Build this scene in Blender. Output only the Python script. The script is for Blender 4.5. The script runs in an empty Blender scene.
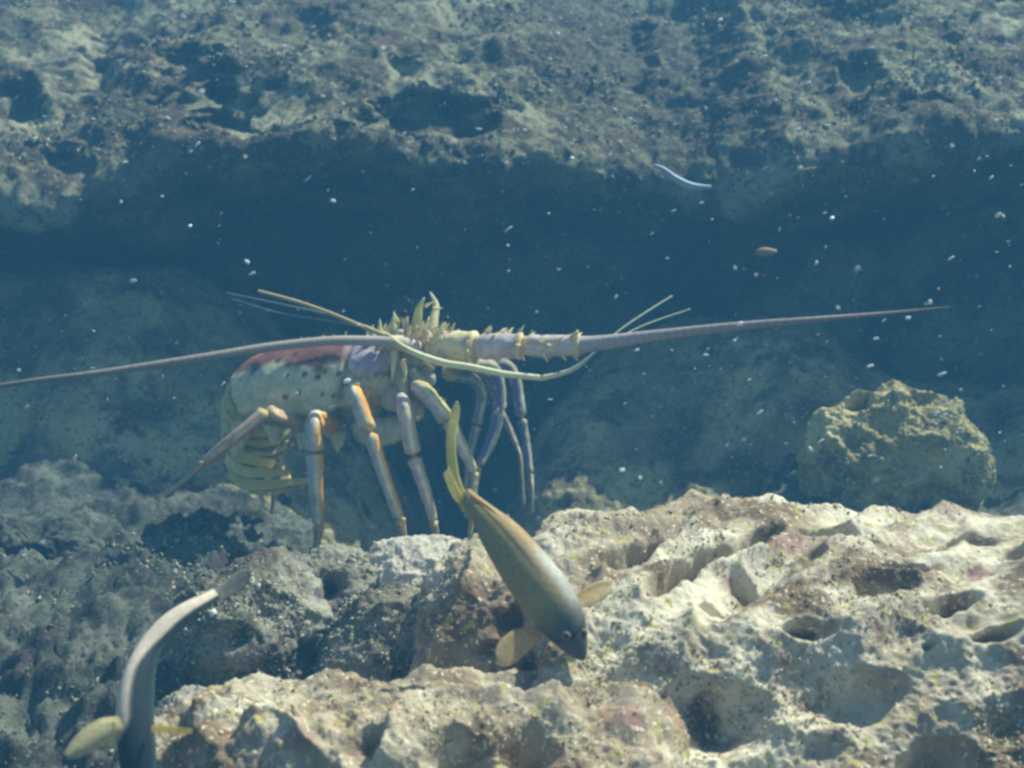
import bpy, math, random
import numpy as np
from mathutils import Vector

random.seed(7)
rng = np.random.default_rng(7)
scene = bpy.context.scene
col = scene.collection
R = math.radians

# ------------------------------------------------------------------ camera
F = 1407.0                       # focal length in pixels for a 1024 px wide frame
cam_d = bpy.data.cameras.new("camera")
cam = bpy.data.objects.new("camera", cam_d)
col.objects.link(cam)
cam.location = (0, 0, 0)
cam.rotation_euler = (R(90), 0, 0)
cam_d.sensor_width = 36.0
cam_d.lens = 36.0 * F / 1024.0
cam_d.clip_start = 0.02
cam_d.clip_end = 200.0
cam_d.dof.use_dof = True
cam_d.dof.focus_distance = 1.2
cam_d.dof.aperture_fstop = 11.0
scene.camera = cam

# ------------------------------------------------------------------ light
SUN_EL, SUN_AZ = 60.0, 112.0      # azimuth in degrees, from the camera side (-Y) towards +X
world = bpy.data.worlds.new("World")
scene.world = world
world.use_nodes = True
nt = world.node_tree
for n in list(nt.nodes):
    nt.nodes.remove(n)
sky = nt.nodes.new("ShaderNodeTexSky")
sky.sky_type = 'NISHITA'
sky.sun_disc = False
sky.sun_elevation = R(SUN_EL)
bg = nt.nodes.new("ShaderNodeBackground")
bg.inputs[1].default_value = 0.09
wo = nt.nodes.new("ShaderNodeOutputWorld")
nt.links.new(sky.outputs[0], bg.inputs[0])
nt.links.new(bg.outputs[0], wo.inputs[0])
a = R(SUN_AZ)
to_sun = Vector((math.sin(a) * math.cos(R(SUN_EL)), -math.cos(a) * math.cos(R(SUN_EL)), math.sin(R(SUN_EL))))
sky.sun_rotation = math.atan2(to_sun.x, to_sun.y)
sun_d = bpy.data.lights.new("sun", 'SUN')
sun_d.energy = 5.0
sun_d.angle = R(0.5)
sun_d.color = (1.0, 0.92, 0.76)
sun = bpy.data.objects.new("sun", sun_d)
col.objects.link(sun)
sun.location = to_sun * 8
sun.rotation_euler = (-to_sun).to_track_quat('-Z', 'Y').to_euler()

scene.view_settings.view_transform = 'Standard'
scene.view_settings.look = 'None'
scene.view_settings.exposure = 0.98
scene.view_settings.gamma = 1.0
scene.view_settings.use_curve_mapping = False
scene.render.engine = 'CYCLES'
scene.cycles.use_denoising = True
scene.cycles.filter_width = 2.8
scene.cycles.max_bounces = 6
scene.cycles.volume_bounces = 1


def P(px, py, d):
    """A point in the world, d metres out, given where it is seen in the photograph."""
    return np.array([(px - 512.0) * d / F, d, (384.0 - py) * d / F])


# ------------------------------------------------------------------ curves and noise
def catmull(pts, per=8):
    pts = np.asarray(pts, dtype=float)
    if len(pts) == 2:
        t = np.linspace(0, 1, per + 1)[:, None]
        return pts[0] * (1 - t) + pts[1] * t
    q = np.vstack([2 * pts[0] - pts[1], pts, 2 * pts[-1] - pts[-2]])
    out = []
    for i in range(1, len(q) - 2):
        p0, p1, p2, p3 = q[i - 1], q[i], q[i + 1], q[i + 2]
        for k in range(per):
            t = k / per
            out.append(.5 * ((2 * p1) + (-p0 + p2) * t + (2 * p0 - 5 * p1 + 4 * p2 - p3) * t * t + (-p0 + 3 * p1 - 3 * p2 + p3) * t ** 3))
    out.append(pts[-1])
    return np.array(out)


def _hash(ix, iy, iz, seed):
    h = (ix.astype(np.uint32) * np.uint32(374761393) + iy.astype(np.uint32) * np.uint32(668265263)
         + iz.astype(np.uint32) * np.uint32(2147483647) + np.uint32((seed * 974711 + 12345) & 0xffffffff))
    h = (h ^ (h >> np.uint32(13))) * np.uint32(1274126177)
    h = (h ^ (h >> np.uint32(16))) * np.uint32(2246822519)
    h = h ^ (h >> np.uint32(13))
    return h


def vnoise(p, seed=0):
    ip = np.floor(p).astype(np.int64)
    f = p - ip
    f = f * f * f * (f * (f * 6 - 15) + 10)
    out = np.zeros(len(p))
    for dx in (0, 1):
        wx = f[:, 0] if dx else 1 - f[:, 0]
        for dy in (0, 1):
            wy = f[:, 1] if dy else 1 - f[:, 1]
            for dz in (0, 1):
                wz = f[:, 2] if dz else 1 - f[:, 2]
                h = _hash(ip[:, 0] + dx, ip[:, 1] + dy, ip[:, 2] + dz, seed)
                out += wx * wy * wz * (h / 4294967295.0)
    return out * 2 - 1


def fbm(p, scale, octaves=4, gain=0.5, seed=0, ridged=False):
    out = np.zeros(len(p))
    amp, tot = 1.0, 0.0
    s = scale
    for o in range(octaves):
        n = vnoise(p * s + 17.3 * o, seed + o)
        if ridged:
            n = 1 - 2 * np.abs(n)
        out += amp * n
        tot += amp
        amp *= gain
        s *= 2.03
    return out / tot


def worley(p, scale, seed=0):
    """Distance to the nearest scattered point, in cells."""
    q = p * scale
    ip = np.floor(q).astype(np.int64)
    best = np.full(len(p), 9.0)
    for dx in (-1, 0, 1):
        for dy in (-1, 0, 1):
            for dz in (-1, 0, 1):
                c = ip + np.array([dx, dy, dz])
                h = _hash(c[:, 0], c[:, 1], c[:, 2], seed)
                jx = (h & np.uint32(1023)) / 1023.0
                jy = ((h >> np.uint32(10)) & np.uint32(1023)) / 1023.0
                jz = ((h >> np.uint32(20)) & np.uint32(1023)) / 1023.0
                d = (c[:, 0] + jx - q[:, 0]) ** 2 + (c[:, 1] + jy - q[:, 1]) ** 2 + (c[:, 2] + jz - q[:, 2]) ** 2
                best = np.minimum(best, d)
    return np.sqrt(best)


def sstep(a, b, x):
    t = np.clip((x - a) / (b - a), 0, 1)
    return t * t * (3 - 2 * t)


# ------------------------------------------------------------------ meshes
def mesh_np(name, V, Fq, colors=None, smooth=True):
    me = bpy.data.meshes.new(name)
    V = np.asarray(V, dtype=np.float32)
    if isinstance(Fq, np.ndarray):
        k = Fq.shape[1]
        me.vertices.add(len(V))
        me.vertices.foreach_set("co", V.ravel())
        me.loops.add(Fq.size)
        me.loops.foreach_set("vertex_index", Fq.astype(np.int32).ravel())
        me.polygons.add(len(Fq))
        me.polygons.foreach_set("loop_start", (np.arange(len(Fq)) * k).astype(np.int32))
        me.update(calc_edges=True)
    else:
        me.from_pydata([tuple(v) for v in V], [], Fq)
    me.polygons.foreach_set("use_smooth", np.full(len(me.polygons), smooth))
    if colors is not None:
        at = me.color_attributes.new("pigment", 'FLOAT_COLOR', 'POINT')
        c = np.ones((len(V), 4), dtype=np.float32)
        c[:, :3] = colors
        at.data.foreach_set("color", c.ravel())
    me.validate()
    me.update()
    return me


ORIGIN = {}


def put(name, V, Fq, mat, parent=None, origin=None, colors=None, smooth=True):
    V = np.asarray(V, dtype=float)
    if parent is not None:
        o0 = ORIGIN[parent.name]
    else:
        o0 = np.array([V[:, 0].mean(), V[:, 1].mean(), V[:, 2].min()]) if origin is None else np.asarray(origin)
    ob = bpy.data.objects.new(name, mesh_np(name, V - o0, Fq, colors, smooth))
    col.objects.link(ob)
    ob.data.materials.append(mat)
    if parent is not None:
        ob.parent = parent
    else:
        ob.location = o0
    ORIGIN[ob.name] = o0
    return ob


def root(name, loc):
    e = bpy.data.objects.new(name, None)
    e.empty_display_size = 0.03
    e.location = loc
    col.objects.link(e)
    ORIGIN[e.name] = np.asarray(loc, dtype=float)
    return e


def tag(o, label=None, cat=None, group=None, kind=None):
    for k, v in (('label', label), ('category', cat), ('group', group), ('kind', kind)):
        if v:
            o[k] = v
    return o


def grid_faces(nu, nv, off=0):
    i = np.arange(nu - 1)[:, None]
    j = np.arange(nv - 1)[None, :]
    b = i * nv + j
    return (np.stack([b, b + nv, b + nv + 1, b + 1], axis=-1).reshape(-1, 4) + off)


def normals(V, Fq):
    n = np.cross(V[Fq[:, 2]] - V[Fq[:, 0]], V[Fq[:, 3]] - V[Fq[:, 1]])
    out = np.zeros_like(V)
    for k in range(4):
        for c in range(3):
            out[:, c] += np.bincount(Fq[:, k], weights=n[:, c], minlength=len(V))
    return out / np.maximum(np.linalg.norm(out, axis=1, keepdims=True), 1e-12)


def box_sphere(nx, ny, nz):
    """Directions over a closed box surface with shared edges; returns unit-box points and quads."""
    pts, faces, off = [], [], 0
    index = {}
    n = (nx, ny, nz)
    for ax in range(3):
        b, c = (ax + 1) % 3, (ax + 2) % 3
        for s in (0, 1):
            ub = np.linspace(-1, 1, n[b] + 1)
            uc = np.linspace(-1, 1, n[c] + 1)
            B, C = np.meshgrid(ub, uc, indexing='ij')
            p = np.zeros((B.size, 3))
            p[:, ax] = 1 if s else -1
            p[:, b] = B.ravel()
            p[:, c] = C.ravel()
            f = grid_faces(n[b] + 1, n[c] + 1, off)
            if not s:
                f = f[:, ::-1]
            pts.append(p)
            faces.append(f)
            off += len(p)
    p = np.concatenate(pts)
    f = np.concatenate(faces)
    key = np.round(p * 1e5).astype(np.int64)
    _, first, inv = np.unique(key, axis=0, return_index=True, return_inverse=True)
    return p[first], inv.reshape(-1)[f]


# ------------------------------------------------------------------ materials
def new_mat(name):
    m = bpy.data.materials.new(name)
    m.use_nodes = True
    t = m.node_tree
    b = t.nodes["Principled BSDF"]
    return m, t, b


def node(t, kind, **kw):
    n = t.nodes.new(kind)
    for k, v in kw.items():
        setattr(n, k, v)
    return n


def noise_node(t, co, scale, detail=4, rough=0.55):
    n = node(t, "ShaderNodeTexNoise")
    n.inputs["Scale"].default_value = scale
    n.inputs["Detail"].default_value = detail
    n.inputs["Roughness"].default_value = rough
    t.links.new(co, n.inputs["Vector"])
    return n.outputs["Fac"]


def ramp_node(t, fac, lo, hi):
    r = node(t, "ShaderNodeMapRange")
    r.interpolation_type = 'SMOOTHSTEP'
    r.inputs["From Min"].default_value = lo
    r.inputs["From Max"].default_value = hi
    t.links.new(fac, r.inputs["Value"])
    return r.outputs["Result"]


def mix_node(t, fac, a, b):
    m = node(t, "ShaderNodeMix", data_type='RGBA')
    if isinstance(fac, float):
        m.inputs[0].default_value = fac
    else:
        t.links.new(fac, m.inputs[0])
    for v, k in ((a, 6), (b, 7)):
        if isinstance(v, tuple):
            m.inputs[k].default_value = (*v, 1)
        else:
            t.links.new(v, m.inputs[k])
    return m.outputs[2]


def rock_mat(name, base, pale, growth, turf, pink, sc=1.0, speck=0.55, bump=0.0025, grow=(0.45, 0.62), patches=None):
    m, t, b = new_mat(name)
    co = node(t, "ShaderNodeTexCoord").outputs["Object"]
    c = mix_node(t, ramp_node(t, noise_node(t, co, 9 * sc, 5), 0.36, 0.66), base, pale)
    c = mix_node(t, ramp_node(t, noise_node(t, co, 15 * sc, 7, 0.65), *grow), c, growth)
    c = mix_node(t, ramp_node(t, noise_node(t, co, 23 * sc, 6, 0.6), 0.56, 0.68), c, pink)
    if patches:      # brown algae sheets, placed per vertex
        at = node(t, "ShaderNodeAttribute", attribute_name="pigment")
        keep = node(t, "ShaderNodeMath", operation='MULTIPLY')
        keep.inputs[1].default_value = .85
        t.links.new(at.outputs["Fac"], keep.inputs[0])
        c = mix_node(t, keep.outputs[0], c, growth)
    c = mix_node(t, ramp_node(t, noise_node(t, co, 95 * sc, 4, 0.7), 0.56, 0.66), c, turf)
    c = mix_node(t, ramp_node(t, noise_node(t, co, 260 * sc, 2, 0.6), 0.60, 0.68), c, pale)
    c = mix_node(t, ramp_node(t, noise_node(t, co, 180 * sc, 3, 0.6), speck, speck + .1), c, (base[0] * .55, base[1] * .55, base[2] * .58))
    t.links.new(c, b.inputs["Base Color"])
    b.inputs["Roughness"].default_value = 0.85
    b.inputs["Specular IOR Level"].default_value = 0.2
    bp = node(t, "ShaderNodeBump")
    bp.inputs["Strength"].default_value = 0.8
    bp.inputs["Distance"].default_value = bump
    t.links.new(noise_node(t, co, 330 * sc, 4, 0.7), bp.inputs["Height"])
    t.links.new(bp.outputs[0], b.inputs["Normal"])
    return m


def pigment_mat(name, rough=0.45, scale=160, amount=0.35, spec=0.4, transl=0.0, see=0.0, bump=0.0006):
    m, t, b = new_mat(name)
    co = node(t, "ShaderNodeTexCoord").outputs["Object"]
    at = node(t, "ShaderNodeAttribute", attribute_name="pigment")
    n = ramp_node(t, noise_node(t, co, scale, 4, 0.6), 0.3, 0.7)
    dark = node(t, "ShaderNodeVectorMath", operation='SCALE')
    dark.inputs[3].default_value = 1 - amount
    t.links.new(at.outputs["Color"], dark.inputs[0])
    c = mix_node(t, n, dark.outputs[0], at.outputs["Color"])
    t.links.new(c, b.inputs["Base Color"])
    b.inputs["Roughness"].default_value = rough
    b.inputs["Specular IOR Level"].default_value = spec
    if bump:
        bp = node(t, "ShaderNodeBump")
        bp.inputs["Strength"].default_value = 0.6
        bp.inputs["Distance"].default_value = bump
        t.links.new(noise_node(t, co, scale * 2.5, 3), bp.inputs["Height"])
        t.links.new(bp.outputs[0], b.inputs["Normal"])
    if transl:
        tr = node(t, "ShaderNodeBsdfTranslucent")
        t.links.new(c, tr.inputs["Color"])
        mx = node(t, "ShaderNodeMixShader")
        mx.inputs[0].default_value = transl
        out = t.nodes["Material Output"]
        t.links.new(b.outputs[0], mx.inputs[1])
        t.links.new(tr.outputs[0], mx.inputs[2])
        clear = node(t, "ShaderNodeBsdfTransparent")
        m2 = node(t, "ShaderNodeMixShader")
        m2.inputs[0].default_value = see
        t.links.new(mx.outputs[0], m2.inputs[1])
        t.links.new(clear.outputs[0], m2.inputs[2])
        t.links.new(m2.outputs[0], out.inputs["Surface"])
    return m


def plain_mat(name, c, rough=0.6):
    m, t, b = new_mat(name)
    co = node(t, "ShaderNodeTexCoord").outputs["Object"]
    k = mix_node(t, noise_node(t, co, 300, 3), tuple(v * .8 for v in c), c)
    t.links.new(k, b.inputs["Base Color"])
    b.inputs["Roughness"].default_value = rough
    return m


M_ROCK = rock_mat("pale_reef_rock", (.36, .28, .185), (.76, .68, .51), (.19, .125, .075), (.44, .38, .13), (.34, .20, .16), speck=.70)  # pale noise patches stand in for caustic light on the rock
M_CREST = rock_mat("caustic_lit_crest_rock", (.56, .49, .38), (.84, .77, .62), (.36, .28, .19), (.50, .47, .30), (.46, .38, .33))  # whitened colour: the bright caustic on the crest is painted in
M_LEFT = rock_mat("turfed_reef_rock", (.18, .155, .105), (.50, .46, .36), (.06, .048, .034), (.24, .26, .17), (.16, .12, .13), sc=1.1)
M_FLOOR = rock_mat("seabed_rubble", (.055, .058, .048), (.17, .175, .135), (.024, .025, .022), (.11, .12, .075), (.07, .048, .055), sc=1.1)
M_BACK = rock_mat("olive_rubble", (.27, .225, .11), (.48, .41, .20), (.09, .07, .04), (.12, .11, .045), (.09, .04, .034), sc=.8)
M_BOULDER = rock_mat("mustard_boulder_rock", (.40, .33, .14), (.70, .59, .29), (.22, .18, .08), (.54, .38, .10), (.26, .15, .12), sc=1.0)
M_WALL = rock_mat("reef_wall_rock", (.16, .145, .08), (.36, .34, .22), (.055, .042, .03), (.25, .23, .10), (.12, .07, .06), sc=.62, speck=.54, bump=.005, grow=(.44, .56), patches=3.4)
M_SHELL = pigment_mat("lobster_shell", 0.6, 170, 0.2, spec=.15)
M_LIMB = pigment_mat("lobster_limb", 0.6, 260, 0.16, spec=.12)
M_FISH = pigment_mat("fish_skin", 0.55, 300, 0.18, spec=0.15, bump=0.0002)
M_FIN = pigment_mat("fish_fin", 0.45, 260, 0.25, transl=0.5, see=0.34, bump=0.0)
M_TURF = pigment_mat("crumbly_turf", 0.9, 400, 0.2, spec=.05, bump=0.0)
M_EYE = plain_mat("glossy_black_eye", (.012, .012, .014), 0.12)
M_WHITE = plain_mat("white_particle", (.85, .86, .84), 0.5)
M_THREAD = plain_mat("pale_thread", (.26, .38, .50), 0.6)
M_FLECK = plain_mat("rusty_fleck", (.30, .19, .10), 0.7)
M_PEBBLE = plain_mat("bleached_shell", (.80, .74, .66), 0.6)


# ------------------------------------------------------------------ setting
def project(V):
    y = np.maximum(V[:, 1], 0.05)
    return 512 + F * V[:, 0] / y, 384 - F * V[:, 2] / y


def pit_field(V, pits):
    """Depth of the hollows (px, py, rx, ry, tilt, metres) worked into a surface."""
    px, py = project(V)
    out = np.zeros(len(V))
    wob = fbm(V, 45, 3, seed=91) * 0.34 + fbm(V, 20, 2, seed=92) * 0.6
    for cx, cy, rx, ry, tilt, dep in pits:
        ct, st = math.cos(R(tilt)), math.sin(R(tilt))
        dx, dy = px - cx, py - cy
        u = (dx * ct - dy * st) / rx
        v = (dx * st + dy * ct) / ry
        r = np.sqrt(u * u + v * v) + wob
        f = (1 - sstep(0.0, 1.15, r)) if cy < 655 else (1 - sstep(-.4, 1.45, r))
        rim = np.exp(-((r - 1.3) / 0.25) ** 2) * 0.10
        out = np.where(np.abs(dep * f) > out, dep * f, out) - dep * rim * (out <= 0)
    return out


def ridge_field(V, ridges):
    """Height of sharp crests following polylines (points px, py; half-width px; metres)."""
    px, py = project(V)
    wx, wy = fbm(V, 30, 3, seed=95) * 6, fbm(V, 30, 3, seed=96) * 4
    px, py = px + wx, py + wy
    out = np.zeros(len(V))
    for pts, w, h in ridges:
        best = np.full(len(V), 1e9)
        pts = catmull(np.array([(a, b, 0) for a, b in pts]), 4)[:, :2]
        for (x0, y0), (x1, y1) in zip(pts[:-1], pts[1:]):
            dx, dy = x1 - x0, y1 - y0
            t = np.clip(((px - x0) * dx + (py - y0) * dy) / (dx * dx + dy * dy + 1e-9), 0, 1)
            best = np.minimum(best, (px - x0 - t * dx) ** 2 + ((py - y0 - t * dy) * 1.3) ** 2)
        out = np.maximum(out, h * np.exp(-np.sqrt(best) / w))
    return out


def surface_relief(V, seed, scallop=(10, .02), grain=.006, fine=.0022, small=.30, stretch=None, low=.7):
    """Outward displacement of weathered reef rock: bowls with ridges between them, then grain."""
    warp = np.stack([fbm(V, 12, 2, seed=seed + 50), fbm(V, 12, 2, seed=seed + 60), fbm(V, 12, 2, seed=seed + 70)], axis=1) * .02
    Q = V + warp
    if stretch is not None:
        ang, ratio = stretch
        e = np.array([math.cos(R(ang)), math.sin(R(ang)), 0])
        Q = Q - np.outer(Q @ e, e) * (1 - 1 / ratio)
    d = (worley(Q, scallop[0], seed) - 0.55) * scallop[1]
    d += (worley(V + warp, scallop[0] * 2.7, seed + 1) - 0.55) * scallop[1] * small
    d += fbm(V, 9, 3, seed=seed + 2) * scallop[1] * low
    d += fbm(V, 55, 3, 0.55, seed=seed + 3) * grain
    d += fbm(V, 260, 2, 0.6, seed=seed + 4) * fine
    return d


# seabed: one sheet under everything, sampled more finely close by
def floor_height(x, y):
    z = np.interp(y, [0.0, .5, 1.0, 1.25, 1.42, 1.7, 1.9, 2.4, 3.4], [-.40, -.34, -.290, -.215, -.185, -.152, -.150, -.17, -.2])
    lumps = [(-.41, 1.62, .16, .10, .024), (-.50, 1.35, .16, .10, .03), (-.36, 1.18, .10, .07, .03), (-.62, 1.55, .10, .06, .035),
             (-.55, 1.12, .10, .07, .03), (-.22, 1.5, .14, .09, .012)]
    z = z - .20 * np.exp(-((x + .06) / .17) ** 2) * sstep(1.36, 1.82, y) - .10 * sstep(2.2, 2.4, y)
    for cx, cy, rx, ry, h in lumps:
        z = z + h * np.exp(-((x - cx) / rx) ** 2 - ((y - cy) / ry) ** 2)
    # the reef climbs behind on the left and on the right
    lx = np.interp(x, [-3, -.9, -.62, -.52, -.40, -.30, 0], [.36, .33, .27, .285, .23, .13, 0])
    z = z + lx * sstep(1.72, 2.15, y + .05 * np.sin(x * 19))
    rx = np.interp(x, [-.05, .05, .15, .30, .45, .6, .9, 3], [.06, .235, .255, .26, .245, .17, .13, .14])
    z = z + rx * sstep(1.70, 2.14, y + .05 * np.sin(x * 17 + 1))
    return z


def build_floor():
    nu, nv = 620, 520
    t = np.linspace(-1, 1, nu)
    u = np.sign(t) * (np.abs(t) * .46 + .9 * np.abs(t) ** 9)
    y = .35 * (3.3 / .35) ** np.linspace(0, 1, 400)
    dens = np.interp(y, [.35, .8, 1.7, 1.85, 2.25, 2.4, 3.3], [.5, 1, 1, 2.6, 2.6, .5, .3])
    cs = np.cumsum(dens)
    y = np.interp(np.linspace(cs[0], cs[-1], nv), cs, y)
    U, Y = np.meshgrid(u, y, indexing='ij')
    X = U * (Y * .55 + .45)
    x, yy = X.ravel(), Y.ravel()
    V = np.stack([x, yy, floor_height(x, yy)], axis=1)
    Fq = grid_faces(nu, nv)
    N = normals(V, Fq)
    amp = np.interp(yy, [1.3, 1.65, 1.9], [1.0, .8, .4])[:, None]
    V = V + N * surface_relief(V, 5, (13, .036), .018, .005)[:, None] * amp
    ob = put("seabed", V, Fq, M_FLOOR, origin=(0, 0, 0))
    ob.data.materials.append(M_BACK)
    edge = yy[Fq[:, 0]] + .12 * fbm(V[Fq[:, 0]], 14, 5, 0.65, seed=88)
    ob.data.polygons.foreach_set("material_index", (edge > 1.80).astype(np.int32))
    return tag(ob, kind='structure')


build_floor()


WS = .79
LIP = 2.37 * WS


def build_wall():
    nu, nv = 620, 330
    prof = np.array([(3.30, 1.00), (2.96, .82), (2.67, .64), (2.50, .50), (2.39, .42), (2.37, .375), (2.46, .355), (2.70, .37), (2.95, .33), (3.08, .18), (3.08, -.02), (3.04, -.30), (3.02, -.80)])
    prof = prof * WS
    seg = np.r_[0, np.cumsum(np.hypot(*np.diff(prof, axis=0).T))]
    s = seg[-1] * np.linspace(0, 1, nv)
    dens = np.interp(s, [0, .3, .75, .9, seg[-1]], [1, 1.6, 1.6, .9, .45])
    cs = np.cumsum(dens)
    s = np.interp(np.linspace(cs[0], cs[-1], nv), cs, s)
    py_, pz_ = np.interp(s, seg, prof[:, 0]), np.interp(s, seg, prof[:, 1])
    for _ in range(40):
        py_[1:-1] = (py_[:-2] + 2 * py_[1:-1] + py_[2:]) / 4
        pz_[1:-1] = (pz_[:-2] + 2 * pz_[1:-1] + pz_[2:]) / 4
    t = np.linspace(-1, 1, nu)
    x = np.sign(t) * (np.abs(t) * 1.15 + 1.5 * np.abs(t) ** 9)
    # lip of the overhang: how far it hangs down along the reef
    lip = np.interp(x, np.array([-150, 0, 60, 120, 170, 220, 300, 360, 420, 470, 530, 600, 660, 740, 800, 840, 900, 960, 1024, 1200]) * LIP / F - 512 * LIP / F,
                    np.array([200, 205, 210, 196, 150, 152, 140, 135, 160, 166, 150, 160, 176, 178, 168, 165, 152, 140, 132, 140]))
    dz = (153 - lip) * LIP / F
    out = np.interp(x, np.array([0, 500, 580, 660, 740, 800, 1024]) * LIP / F - 512 * LIP / F, np.array([0, 0, .07, .12, .12, .02, 0]))
    V = np.zeros((nu, nv, 3))
    V[:, :, 0] = x[:, None]
    V[:, :, 1] = py_[None, :] + out[:, None]
    w = np.interp(pz_, [-.3, .15 * WS, .36 * WS, .5 * WS, WS], [0, .1, 1, .8, .3])
    V[:, :, 2] = pz_[None, :] + dz[:, None] * w[None, :]
    V = V.reshape(-1, 3)
    Fq = grid_faces(nu, nv)
    Fq = Fq[:, ::-1]
    N = normals(V, Fq)
    if N[:, 1].mean() > 0:
        Fq = Fq[:, ::-1]
        N = -N
    pits = [(200, 95, 46, 38, 0, .16), (95, 55, 24, 34, 0, .10), (15, 95, 32, 34, 0, .11), (425, 118, 70, 32, 8, .16),
            (405, 60, 18, 16, 0, .04), (455, 52, 16, 14, 0, .03), (860, 70, 22, 20, 0, .05), (955, 40, 20, 26, 0, .05),
            (875, 20, 22, 14, 0, .04), (850, 105, 20, 14, 0, .04), (60, 165, 40, 20, 0, .06), (925, 105, 30, 20, 10, .05),
            (300, 15, 25, 16, 0, .04), (760, 40, 24, 40, 0, .05), (640, 60, 24, 50, 0, .05), (1010, 10, 20, 20, 0, .04)]
    disp = surface_relief(V, 23, (5.5, .040), .008, .0035, small=.22)
    disp += fbm(V, 28, 3, 0.6, seed=77, ridged=True) * .003 + fbm(V, 95, 2, 0.6, seed=79) * .003
    px, py = project(V)
    blotch = np.zeros(len(V))
    for cx, cy, rx, ry in [(590, 60, 70, 75), (700, 90, 75, 95), (365, 60, 26, 45), (130, 110, 40, 40), (960, 120, 60, 35), (50, 150, 60, 30)]:
        blotch = np.maximum(blotch, np.exp(-((px - cx) / rx) ** 2 - ((py - cy) / ry) ** 2))
    blotch = sstep(.30, .62, blotch + .34 * fbm(V, 9, 4, 0.6, seed=27) + .16 * fbm(V, 40, 3, seed=28))
    hollow = pit_field(V, pits)
    V = V + N * (disp - hollow)[:, None]
    V[:, 2] += .75 * np.maximum(hollow, 0)
    return tag(put("reef_wall", V, Fq, M_WALL, origin=(0, 0, 0), colors=np.repeat(blotch[:, None], 3, axis=1)), kind='structure')


build_wall()


def rock(name, c, radii, mat, label, cat="rock", group=None, res=(110, 80, 60), power=2.6, seed=1, scallop=(11, .02), grain=.006,
         fine=.0022, pits=(), rotz=0.0, tilt=0.0, planes=None, ridges=(), k=20.0, small=.30, stretch=None, undercut=.45, low=.7):
    """A closed boulder; planes (normal, distance) cut it to shape, else it is a rounded block."""
    p, Fq = box_sphere(*res)
    rad = np.asarray(radii, dtype=float)
    dirs = p * rad
    dirs = dirs / np.linalg.norm(dirs, axis=1, keepdims=True)
    if planes is None:
        r = (np.abs(dirs / rad) ** power).sum(axis=1) ** (-1 / power)
    else:
        acc = np.zeros(len(dirs))
        for n, dist in planes:
            n = np.asarray(n, dtype=float)
            n = n / np.linalg.norm(n)
            acc += np.maximum(dirs @ n / dist, 1e-6) ** k
        r = acc ** (-1 / k)
    V = dirs * r[:, None]
    cz, sz = math.cos(R(rotz)), math.sin(R(rotz))
    ct, st = math.cos(R(tilt)), math.sin(R(tilt))
    V = V @ np.array([[ct, 0, st], [0, 1, 0], [-st, 0, ct]]).T      # lean in the x-z plane
    V = V @ np.array([[cz, -sz, 0], [sz, cz, 0], [0, 0, 1]]).T
    V = V + np.asarray(c)
    N = normals(V, Fq)
    d = surface_relief(V, seed, scallop, grain, fine, small, stretch, low)
    if len(pits):
        vis = sstep(-.15, .1, -(N * V).sum(axis=1) / np.linalg.norm(V, axis=1))
        hollow = pit_field(V, pits) * vis
        d = d - hollow
        back = hollow
    if len(ridges):
        vis = sstep(-.15, .1, -(N * V).sum(axis=1) / np.linalg.norm(V, axis=1))
        d = d + ridge_field(V, ridges) * vis
    V = V + N * d[:, None]
    if len(pits):
        V[:, 1] += undercut * np.maximum(back, 0)       # hollows bite in under their far rim
    ob = put(name, V, Fq, mat)
    return tag(ob, label, cat, group)


# the big pale rock in front on the right
FRONT_PITS = [
    (757, 546, 26, 12, 20, .032), (838, 527, 36, 10, 14, .045), (815, 557, 19, 8, 20, .026), (745, 580, 18, 7, -12, .018),
    (712, 604, 18, 6, 10, .014), (882, 591, 36, 10, 6, .026), (955, 601, 40, 7, 14, .022), (970, 537, 28, 5, 5, .02),
    (800, 633, 36, 9, 4, .020), (1000, 631, 34, 10, 8, .02), (1020, 556, 20, 8, 8, .02), (905, 569, 34, 5, 8, .012), (930, 642, 16, 5, 10, .010),
    (640, 548, 44, 12, 26, .040), (686, 575, 50, 11, 28, .040),
    (712, 712, 50, 44, 20, .030), (865, 694, 66, 26, 14, .018), (952, 764, 60, 26, 10, .035), (640, 764, 24, 20, 30, .02), (590, 735, 10, 34, -8, .012)]
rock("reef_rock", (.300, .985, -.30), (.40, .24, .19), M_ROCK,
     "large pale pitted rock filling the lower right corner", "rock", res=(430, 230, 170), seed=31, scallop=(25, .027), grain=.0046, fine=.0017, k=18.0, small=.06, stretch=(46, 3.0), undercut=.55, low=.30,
     pits=FRONT_PITS,
     ridges=[([(604, 574), (615, 569), (650, 556), (682, 537), (702, 519), (726, 508)], 8, .012), ([(640, 603), (672, 592), (702, 580), (735, 566), (765, 560)], 8, .012),
             ([(692, 618), (688, 645), (672, 680), (640, 706), (610, 748)], 9, .012), ([(846, 587), (880, 578), (918, 582)], 7, .008), ([(795, 572), (830, 548), (885, 540)], 7, .008),
             ([(532, 545), (560, 520), (600, 518)], 9, .012), ([(570, 640), (560, 690), (575, 760)], 12, .010)],
     planes=[((0, -.30, 1), .164), ((0, -1, .7), .150), ((-1, -.12, .22), .305), ((-1, .5, .6), .36), ((1, 0, .1), .40), ((0, 1, .35), .20), ((0, 0, -1), .2)])

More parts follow.
